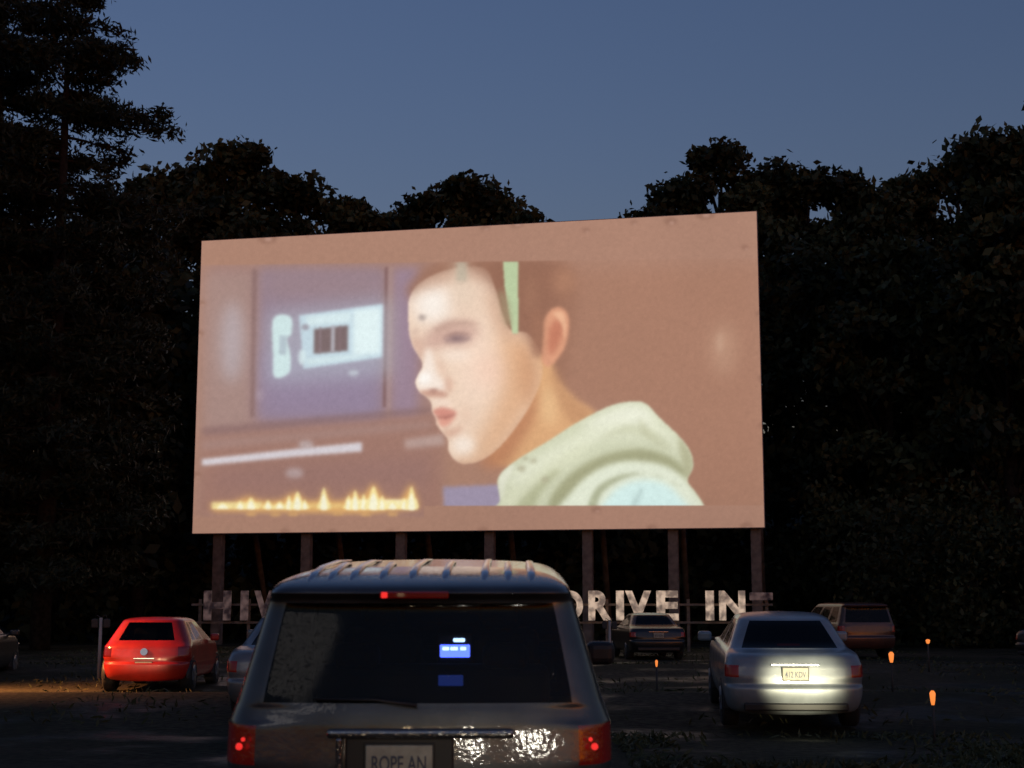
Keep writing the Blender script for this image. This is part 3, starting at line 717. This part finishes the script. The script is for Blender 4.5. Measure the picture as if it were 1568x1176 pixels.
for i, (dx, wd) in enumerate([(-.055, .04), (-.005, .045), (.05, .035)]):
    box('display_caption', (.115 + dx, 1.872, 1.245), (wd, .008, .02), M_wht, S, bev=.004)
box('display_caption', (.14, 1.88, 1.295), (.07, .012, .022), M_wht, S, bev=.01)
box('display_reflection', (.115, 1.27, 1.12), (.14, .012, .06), mat('display_reflection', (0, 0, .02), .3, emit=(0.05, 0.12, .7), estr=.4), S, bev=.028, seg=4)  # the display's faint reflection, put in as a glowing box

silver = paint_mat('silver_paint', (0.26, 0.29, 0.31), .2); redp = paint_mat('red_paint', (0.45, 0.015, 0.01), .1)
greyp = paint_mat('grey_paint', (0.22, 0.22, 0.22)); brownp = paint_mat('brown_paint', (0.09, 0.035, 0.025), .2); darkp = paint_mat('dark_paint', (0.02, 0.022, 0.025))
sedan('parked_car', (3.57, 19.0, .02), math.radians(-4.5), math.radians(2.6), silver)
hatch('parked_car', (-7.0, 28.6, .0), math.radians(1), 0, redp)
sedan('parked_car', (-3.05, 20.5, .02), math.radians(0), math.radians(2.6), greyp)
suv('parked_suv', (11.2, 47, 0), math.radians(10), 0, brownp)
sedan('parked_car', (14.6, 42, 0), math.radians(-60), 0, darkp)
sedan('parked_car', (-12.0, 31, 0), math.radians(5), 0, darkp)
sedan('parked_car', (4.5, 46, 0), math.radians(5), 0, darkp)

# ------------------------------------------------------------------ small lit markers, posts
M_amber = mat('amber_lens', (0.8, 0.3, 0.1), .3, emit=(1, 0.27, 0.05), estr=1.0)
M_metal = mat('post_metal', (0.05, 0.05, 0.05), .7, metal=.2)
M_post_white = mat('post_white', (0.4, 0.4, 0.38), .6)
def path_lamp(x, y, h, r=.07, hh=.2):
    e = empty('path_lamp', (x, y, gh(x, y)))
    tube('stem', [(0, 0, 0), (0, 0, h - hh * .5)], [.02, .018], M_metal, e)
    tube('lens', [(0, 0, h - hh * .5), (0, 0, h - hh * .2), (0, 0, h + hh * .3), (0, 0, h + hh * .5)], [r * .5, r * .8, r, r * .4], M_amber, e)
    tube('cap', [(0, 0, h + hh * .5), (0, 0, h + hh * .62)], [r * 1.1, r * .4], M_metal, e)
path_lamp(2.55, 26.6, .62, .025, .12); path_lamp(7.1, 28.2, .68, .05, .2); path_lamp(9.4, 34, .68, .05, .1); path_lamp(4.95, 17.8, .55, .035, .17)
def speaker_post(x, y, h=1.25):
    e = empty('speaker_post', (x, y, gh(x, y)))
    tube('pole', [(0, 0, 0), (0, 0, h)], [.035, .035], M_post_white, e)
    for s_ in (-1, 1):
        box('speaker', (s_ * .13, 0, h - .12), (.14, .1, .2), M_metal, e, bev=.03)
        tube('hook', [(s_ * .13, 0, h - .02), (s_ * .1, 0, h + .06), (0, 0, h)], [.01] * 3, M_metal, e, 6)
speaker_post(-8.9, 32.5, 1.3); speaker_post(-10.6, 44); speaker_post(2.6, 40)
# yard lamp added out of view at the left, to warm the ground
e = empty('added_yard_lamp', (-13.5, 27.5, gh(0, 27.5)))
tube('pole', [(0, 0, 0), (0, 0, 4.6)], [.08, .05], M_metal, e)
tube('arm', [(0, 0, 4.5), (.6, 0, 4.75), (1.2, 0, 4.7)], [.035, .03, .03], M_metal, e)
tube('shade', [(1.2, 0, 4.72), (1.2, 0, 4.62), (1.2, 0, 4.5)], [.05, .18, .24], M_metal, e, 16)
tube('bulb', [(1.2, 0, 4.52), (1.2, 0, 4.44), (1.2, 0, 4.4)], [.05, .08, .03], mat('added_lamp_bulb', (1, .6, .3), .4, emit=(1, .45, .12), estr=20), e, 12)
l = bpy.data.lights.new('added_lamp_light', 'SPOT'); l.energy = 9000; l.color = (1, .38, .12); l.spot_size = math.radians(94); l.spot_blend = 1; l.shadow_soft_size = .1
lo = bpy.data.objects.new('added_lamp_light', l); lo.location = (1.2, 0, 4.36); lo.rotation_euler = (0, math.radians(-26), 0); link(lo, e)

NB = 34000
gxs = np.concatenate([rng.uniform(1.2, 12, NB // 2), rng.uniform(-16, 14, NB // 2)]); gys = np.concatenate([rng.uniform(12.6, 19, NB // 2), rng.uniform(20, 60, NB // 2)])
Cg = np.stack([gxs, gys, np.array([gh(a_, b_) for a_, b_ in zip(gxs, gys)]) + .04], 1)
keep = (np.sin(gxs * 1.3 + gys * .4) + np.sin(gys * 1.1 - gxs * .5) + rng.normal(size=NB) * .5) > .1
Cg = Cg[keep]
foliage_object('grass', Cg, rng.uniform(.04, .09, len(Cg)), rng.random(len(Cg)), ([], []), [M_grass, M_bark], aspect=.25)

# ------------------------------------------------------------------ lights: headlamps of the cars in our row
def spot(name, loc, tgt, W, col, deg, blend=.6, r=.07):
    l = bpy.data.lights.new(name, 'SPOT'); l.energy = W; l.color = col; l.spot_size = math.radians(deg); l.spot_blend = blend; l.shadow_soft_size = r
    o = bpy.data.objects.new(name, l); o.location = loc
    o.rotation_euler = (Vector(tgt) - Vector(loc)).to_track_quat('-Z', 'Y').to_euler(); link(o)
spot('headlamp', (.02, 1.9, 1.04), (-.1, 7.3, .82), 36, (1, .95, .8), 20, 1, .035)
spot('headlamp', (.78, 1.9, 1.04), (-.0, 7.3, .82), 36, (1, .95, .8), 20, 1, .035)
spot('headlamp', (-.4, 1.9, 1.06), (-.2, 7.3, .84), 14, (1, .8, .5), 18, 1, .03)
spot('headlamp', (-.95, 1.9, 1.06), (-.4, 7.3, .84), 14, (1, .75, .42), 18, 1, .03)
spot('headlamp', (3.9, 2.2, .72), (3.68, 19, .72), 27000, (1, .90, .60), 4.2, 1)
spot('headlamp', (-8.9, 2.0, .72), (-7.15, 29, .6), 10000, (1, .68, .42), 3.8, 1)

sun = bpy.data.lights.new('sun', 'SUN'); sun.energy = .03; sun.angle = math.radians(12); sun.color = (1, .9, .8)
so = bpy.data.objects.new('sun', sun); so.rotation_euler = (math.radians(70), 0, math.radians(-20)); link(so)

w = bpy.data.worlds.new('World'); sc.world = w; w.use_nodes = True
nt = w.node_tree; bg = nt.nodes['Background']
sk = nt.nodes.new('ShaderNodeTexSky'); sk.sky_type = 'NISHITA'; sk.sun_disc = False
sk.sun_elevation = math.radians(1.0); sk.sun_rotation = math.radians(150); sk.air_density = 1.2; sk.dust_density = .6; sk.ozone_density = 2.5
tm = nt.nodes.new('ShaderNodeMix'); tm.data_type = 'RGBA'; tm.blend_type = 'MULTIPLY'; tm.inputs['Factor'].default_value = 1
tm.inputs['B'].default_value = (1.95, 1.82, 2.28, 1)
nt.links.new(sk.outputs[0], tm.inputs['A']); nt.links.new(tm.outputs['Result'], bg.inputs['Color'])
bg.inputs['Strength'].default_value = .12

cam = bpy.data.cameras.new('camera'); co_ = bpy.data.objects.new('camera', cam); link(co_)
co_.location = (0, 0, 1.6); co_.rotation_euler = (math.radians(90 + 8.57), 0, 0)
cam.sensor_width = 36; cam.lens = 2270 / 1568 * 36; cam.clip_end = 3000; cam.clip_start = .1
cam.dof.use_dof = True; cam.dof.focus_distance = 26; cam.dof.aperture_fstop = 3.6
sc.camera = co_
